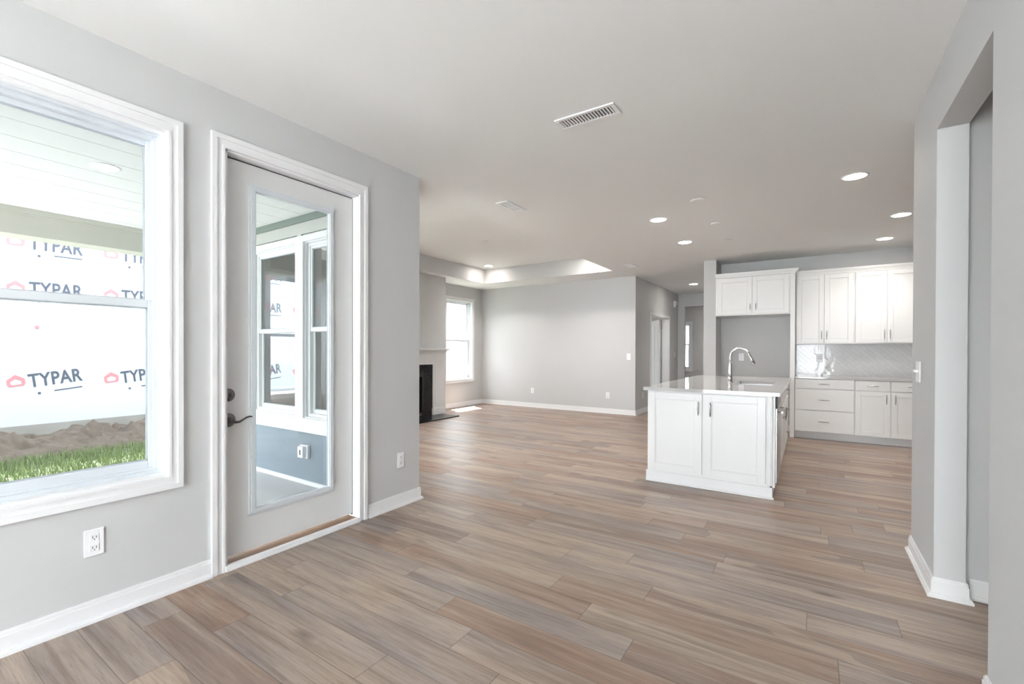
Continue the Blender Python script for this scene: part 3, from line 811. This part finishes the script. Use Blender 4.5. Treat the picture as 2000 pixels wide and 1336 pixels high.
def slabfront(F, u0, u1, z0, z1, n, parent, th=.020):
    bm = nb(); F.box(bm, u0, u1, n - th, n, z0, z1, .003)
    return mk('drawer', bm, CAB, parent)

# ------------------------------------------------------------------ island
IY0, IY1, IX0, IX1 = 4.740, 7.42, -1.300, -.262
FI = Frame('y', IY0, 1); FIR = Frame('x', IX1, -1)
isl = thing('kitchen_island', 'white kitchen island with two shaker doors on its near end', 'kitchen island', (-.78, 6.08, 0))
bm = nb()
bx(bm, IX0, IX1, IY0, 4.795, .115, .885); bx(bm, IX0, -.86, 4.795, IY1, .115, .885)
bx(bm, -.86, IX1, 5.405, 5.50, .115, .885); bx(bm, -.86, IX1, 6.62, IY1, .115, .885); bx(bm, -.86, IX1, 5.50, 6.62, .115, .62)
mk('cabinet_body', bm, CAB, isl)
bm = nb(); bx(bm, IX0 + .0, IX1 - .02, IY0 + .0, IY1, 0, .115); mk('plinth', bm, CAB, isl)
bm = nb()
bx(bm, IX0 - .012, IX1 + .0, IY0 - .012, IY0, 0, .10, .002); bx(bm, IX0 - .012, IX1 + .012, IY0 - .026, IY0 - .012, 0, .020, .004)
bx(bm, IX1 - .02, IX1, IY0, 4.785, 0, .10); bx(bm, IX1 - .02, IX1 - .004, 4.785, IY1, .0, .03, .003)
bx(bm, IX0 - .012, IX0, IY0, IY1, 0, .10, .002)
mk('skirting', bm, TRIM, isl)
dl = panel(FI, IX0 + .012, -.812, .125, .872, 0, .062, 'door', isl); pull(FI, -.840, .742, -.02, True, dl)
dr_ = panel(FI, -.796, -.312, .125, .872, 0, .062, 'door', isl); pull(FI, -.740, .738, -.02, True, dr_)
bm = nb(); FI.box(bm, -.300, -.262, -.018, 0, .115, .885, .003); FI.box(bm, -.29, -.272, -.024, -.018, .125, .875, .003)
mk('corner_post', bm, CAB, isl)
bm = nb(); FIR.box(bm, IY0 - .0, 4.79, -.018, 0, .1, .885, .003); mk('end_stile', bm, CAB, isl)
s0 = panel(FIR, 5.50, 6.055, .13, .70, 0, .058, 'door', isl); pull(FIR, 5.99, .60, -.02, True, s0)
s1 = panel(FIR, 6.065, 6.61, .13, .70, 0, .058, 'door', isl); pull(FIR, 6.13, .60, -.02, True, s1)
slabfront(FIR, 5.50, 6.61, .715, .872, 0, isl)
for za, zb in ((.13, .40), (.41, .70), (.715, .872)):
    q = slabfront(FIR, 6.625, 7.40, za, zb, 0, isl); pull(FIR, 7.01, (za + zb) / 2, -.02, False, q)
# dishwasher
dw = thing('dishwasher', 'stainless dishwasher with black control strip on the right side of the island', 'dishwasher', (-.5, 5.1, 0))
bm = nb(); bx(bm, -.85, IX1 - .005, 4.80, 5.40, .118, .868); mk('tub', bm, GREYMET, dw)
bm = nb(); FIR.box(bm, 4.803, 5.397, -.030, -.0, .125, .775, .004); mk('front_panel', bm, STEEL, dw)
bm = nb(); FIR.box(bm, 4.803, 5.397, -.028, -.0, .78, .868, .004); mk('control_strip', bm, BLACK, dw)
bm = nb(); tube(bm, [FIR.pt(4.87, -.062, .735), FIR.pt(5.33, -.062, .735)], .008)
for u in (4.90, 5.30): tube(bm, [FIR.pt(u, -.03, .735), FIR.pt(u, -.062, .735)], .006)
mk('handle', bm, NICKEL, dw)
# countertop with sink cut-out
SX0, SX1, SY0, SY1 = -.685, -.325, 5.66, 6.44
bm = nb(); a, b, c_, e_ = -1.333, -.210, 4.700, 7.49
for q in ((a, SX0, c_, e_), (SX1, b, c_, e_), (SX0, SX1, c_, SY0), (SX0, SX1, SY1, e_)):
    bx(bm, *q, .885, .917)
bmesh.ops.remove_doubles(bm, verts=bm.verts, dist=1e-5)
o = mk('island_countertop', bm, QUARTZ, None, 'pale glossy quartz countertop on the island', origin=(-.77, 6.1, .885)); o['category'] = 'countertop'
sk = thing('kitchen_sink', 'undermount steel sink set into the island countertop', 'sink', (-.5, 6.05, .70))
bm = nb(); z0 = .68; th_ = .006
bx(bm, SX0 - .004, SX0 - .004 + th_, SY0 - .004, SY1 + .004, z0, .884); bx(bm, SX1 + .004 - th_, SX1 + .004, SY0 - .004, SY1 + .004, z0, .884)
bx(bm, SX0, SX1, SY0 - .004, SY0 - .004 + th_, z0, .884); bx(bm, SX0, SX1, SY1 + .004 - th_, SY1 + .004, z0, .884); bx(bm, SX0, SX1, SY0, SY1, z0, z0 + th_)
mk('basin', bm, STEEL, sk)
bm = nb(); _lathe(bm, Vector((-.5, 6.05, z0 + th_)), Vector((0, 0, 1)), [(0, .045), (.002, .043), (.003, .02)]); mk('drain', bm, CHROME, sk)
# faucet
fc = thing('kitchen_faucet', 'tall chrome gooseneck faucet behind the island sink', 'faucet', (-.745, 6.03, .917))
bm = nb(); cz = .917; cx, cy = -.745, 6.03
_lathe(bm, Vector((cx, cy, cz)), Vector((0, 0, 1)), [(0, .030), (.008, .030), (.012, .027), (.06, .0245), (.13, .0215), (.21, .0155), (.235, .013)])
mk('base', bm, CHROME, fc)
pts, rad = [], []
for zz in (.22, .26, .295): pts.append((cx, cy, cz + zz))
R_ = .093
for k in range(1, 13):
    an = math.pi - (math.pi * .90) * k / 12
    pts.append((cx + R_ + R_ * math.cos(an), cy, cz + .295 + R_ * math.sin(an)))
bm = nb(); tube(bm, pts, .0115, 14); mk('spout', bm, CHROME, fc)
pe = Vector(pts[-1]); dv = (Vector(pts[-1]) - Vector(pts[-2])).normalized()
bm = nb(); tube(bm, [pe, pe + dv * .01, pe + dv * .06, pe + dv * .125], [.0115, .0145, .0165, .020], 16); mk('spray_head', bm, CHROME, fc)
bm = nb(); tube(bm, [Vector((cx, cy - .015, cz + .06)), Vector((cx, cy - .045, cz + .065)), Vector((cx + .0, cy - .105, cz + .10))], [.011, .009, .006], 10); mk('lever', bm, CHROME, fc)

# ------------------------------------------------------------------ kitchen wall units
KY = 8.35                                   # face of the base boxes
FKB = Frame('y', KY, 1)
def base_unit(label, x0, x1, layout):
    t = thing('base_cabinet', label, 'cabinet', ((x0 + x1) / 2, KY, 0), 'base cabinets along the kitchen wall')
    bm = nb(); bx(bm, x0 + .0005, x1 - .0005, KY, YK - .002, .105, .874); mk('cabinet_body', bm, CAB, t)
    bm = nb(); bx(bm, x0, x1, KY + .07, KY + .085, 0, .105); bx(bm, x0, x1, KY + .058, KY + .07, 0, .02, .003); mk('toe_board', bm, TRIM, t)
    g = .006
    if layout == 'drawers':
        for za, zb in ((.735, .868), (.425, .722), (.112, .412)):
            q = slabfront(FKB, x0 + g, x1 - g, za, zb, 0, t); pull(FKB, (x0 + x1) / 2, (za + zb) / 2, -.02, False, q)
    else:
        q = slabfront(FKB, x0 + g, x1 - g, .735, .868, 0, t)
        if layout != 'plain': pull(FKB, (x0 + x1) / 2, .800, -.02, False, q)
        q = panel(FKB, x0 + g, x1 - g, .112, .722, 0, .058, 'door', t)
        pull(FKB, x1 - .045 if layout == 'door' else x0 + .045, .625, -.02, True, q)
    return t
base_unit('white base cabinet with three stacked drawers beside the tall panel', -.19, .492, 'drawers')
base_unit('white base cabinet with one drawer over a door, middle of the run', .492, .868, 'door')
base_unit('white base cabinet partly hidden behind the right-hand wall stub', .868, 1.33, 'doorl')
base_unit('white base cabinet out of sight at the far right of the run', 1.33, 1.80, 'door')
bm = nb(); bx(bm, -.19, 1.80, KY - .035, YK - .002, .875, .905, .003)
o = mk('wall_countertop', bm, QUARTZ, None, 'pale quartz countertop along the kitchen wall under the backsplash', origin=(.8, 8.6, .875)); o['category'] = 'countertop'
bm = nb(); bx(bm, -.19, 1.80, YK - .012, YK, .905, 1.375)
o = struct('trim_5', bm, TILE, 'glossy white herringbone tile backsplash')

FKU = Frame('y', 8.60, 1)
def crown(bm, x0, x1, yf, yb, z, left, right):
    for k, (o_, a, b) in enumerate(((.010, 0, .022), (.022, .022, .040), (.036, .040, .056), (.044, .056, .068))):
        bx(bm, x0, x1, yf - o_, yb, z + a, z + b, .0)
        if right: bx(bm, x1, x1 + o_, yf - o_, 8.55, z + a, z + b, .0)
def upper_unit(label, x0, x1):
    t = thing('wall_cabinet', label, 'cabinet', ((x0 + x1) / 2, 8.6, 1.375), 'upper cabinets along the kitchen wall')
    bm = nb(); bx(bm, x0 + .0005, x1 - .0005, 8.60, YK - .002, 1.376, 2.43); mk('cabinet_body', bm, CAB, t)
    bm = nb(); crown(bm, x0, x1, 8.60, YK - .002, 2.405, False, False); mk('crown_molding', bm, CAB, t)
    m = (x0 + x1) / 2
    q = panel(FKU, x0 + .012, m - .002, 1.392, 2.395, 0, .058, 'door', t); pull(FKU, m - .030, 1.51, -.02, True, q)
    q = panel(FKU, m + .002, x1 - .012, 1.392, 2.395, 0, .058, 'door', t); pull(FKU, m + .030, 1.51, -.02, True, q)
    return t
upper_unit('tall white two-door wall cabinet above the tiled backsplash, next to the refrigerator alcove', -.19, .500)
upper_unit('tall white two-door wall cabinet above the backsplash, partly behind the right-hand wall', .500, 1.200)
upper_unit('tall white wall cabinet hidden at the far right', 1.20, 1.80)

FF2 = Frame('y', 8.36, 1)
t = thing('refrigerator_cabinet', 'white two-door cabinet over the empty refrigerator alcove with a full-height side panel', 'cabinet', (-.7, 8.36, 0))
bm = nb(); bx(bm, -1.243, -.2535, 8.36, YK - .002, 1.83, 2.46); mk('cabinet_body', bm, CAB, t)
bm = nb(); bx(bm, -.252, -.194, 8.345, YK - .002, 0, 2.46, .002); mk('side_panel', bm, CAB, t)
bm = nb(); crown(bm, -1.243, -.194, 8.345, YK - .002, 2.425, False, True); mk('crown_molding', bm, CAB, t)
q = panel(FF2, -1.215, -.742, 1.845, 2.41, 0, .060, 'door', t); pull(FF2, -.765, 1.955, -.02, True, q, .10)
q = panel(FF2, -.736, -.268, 1.845, 2.41, 0, .060, 'door', t); pull(FF2, -.690, 1.955, -.02, True, q, .10)
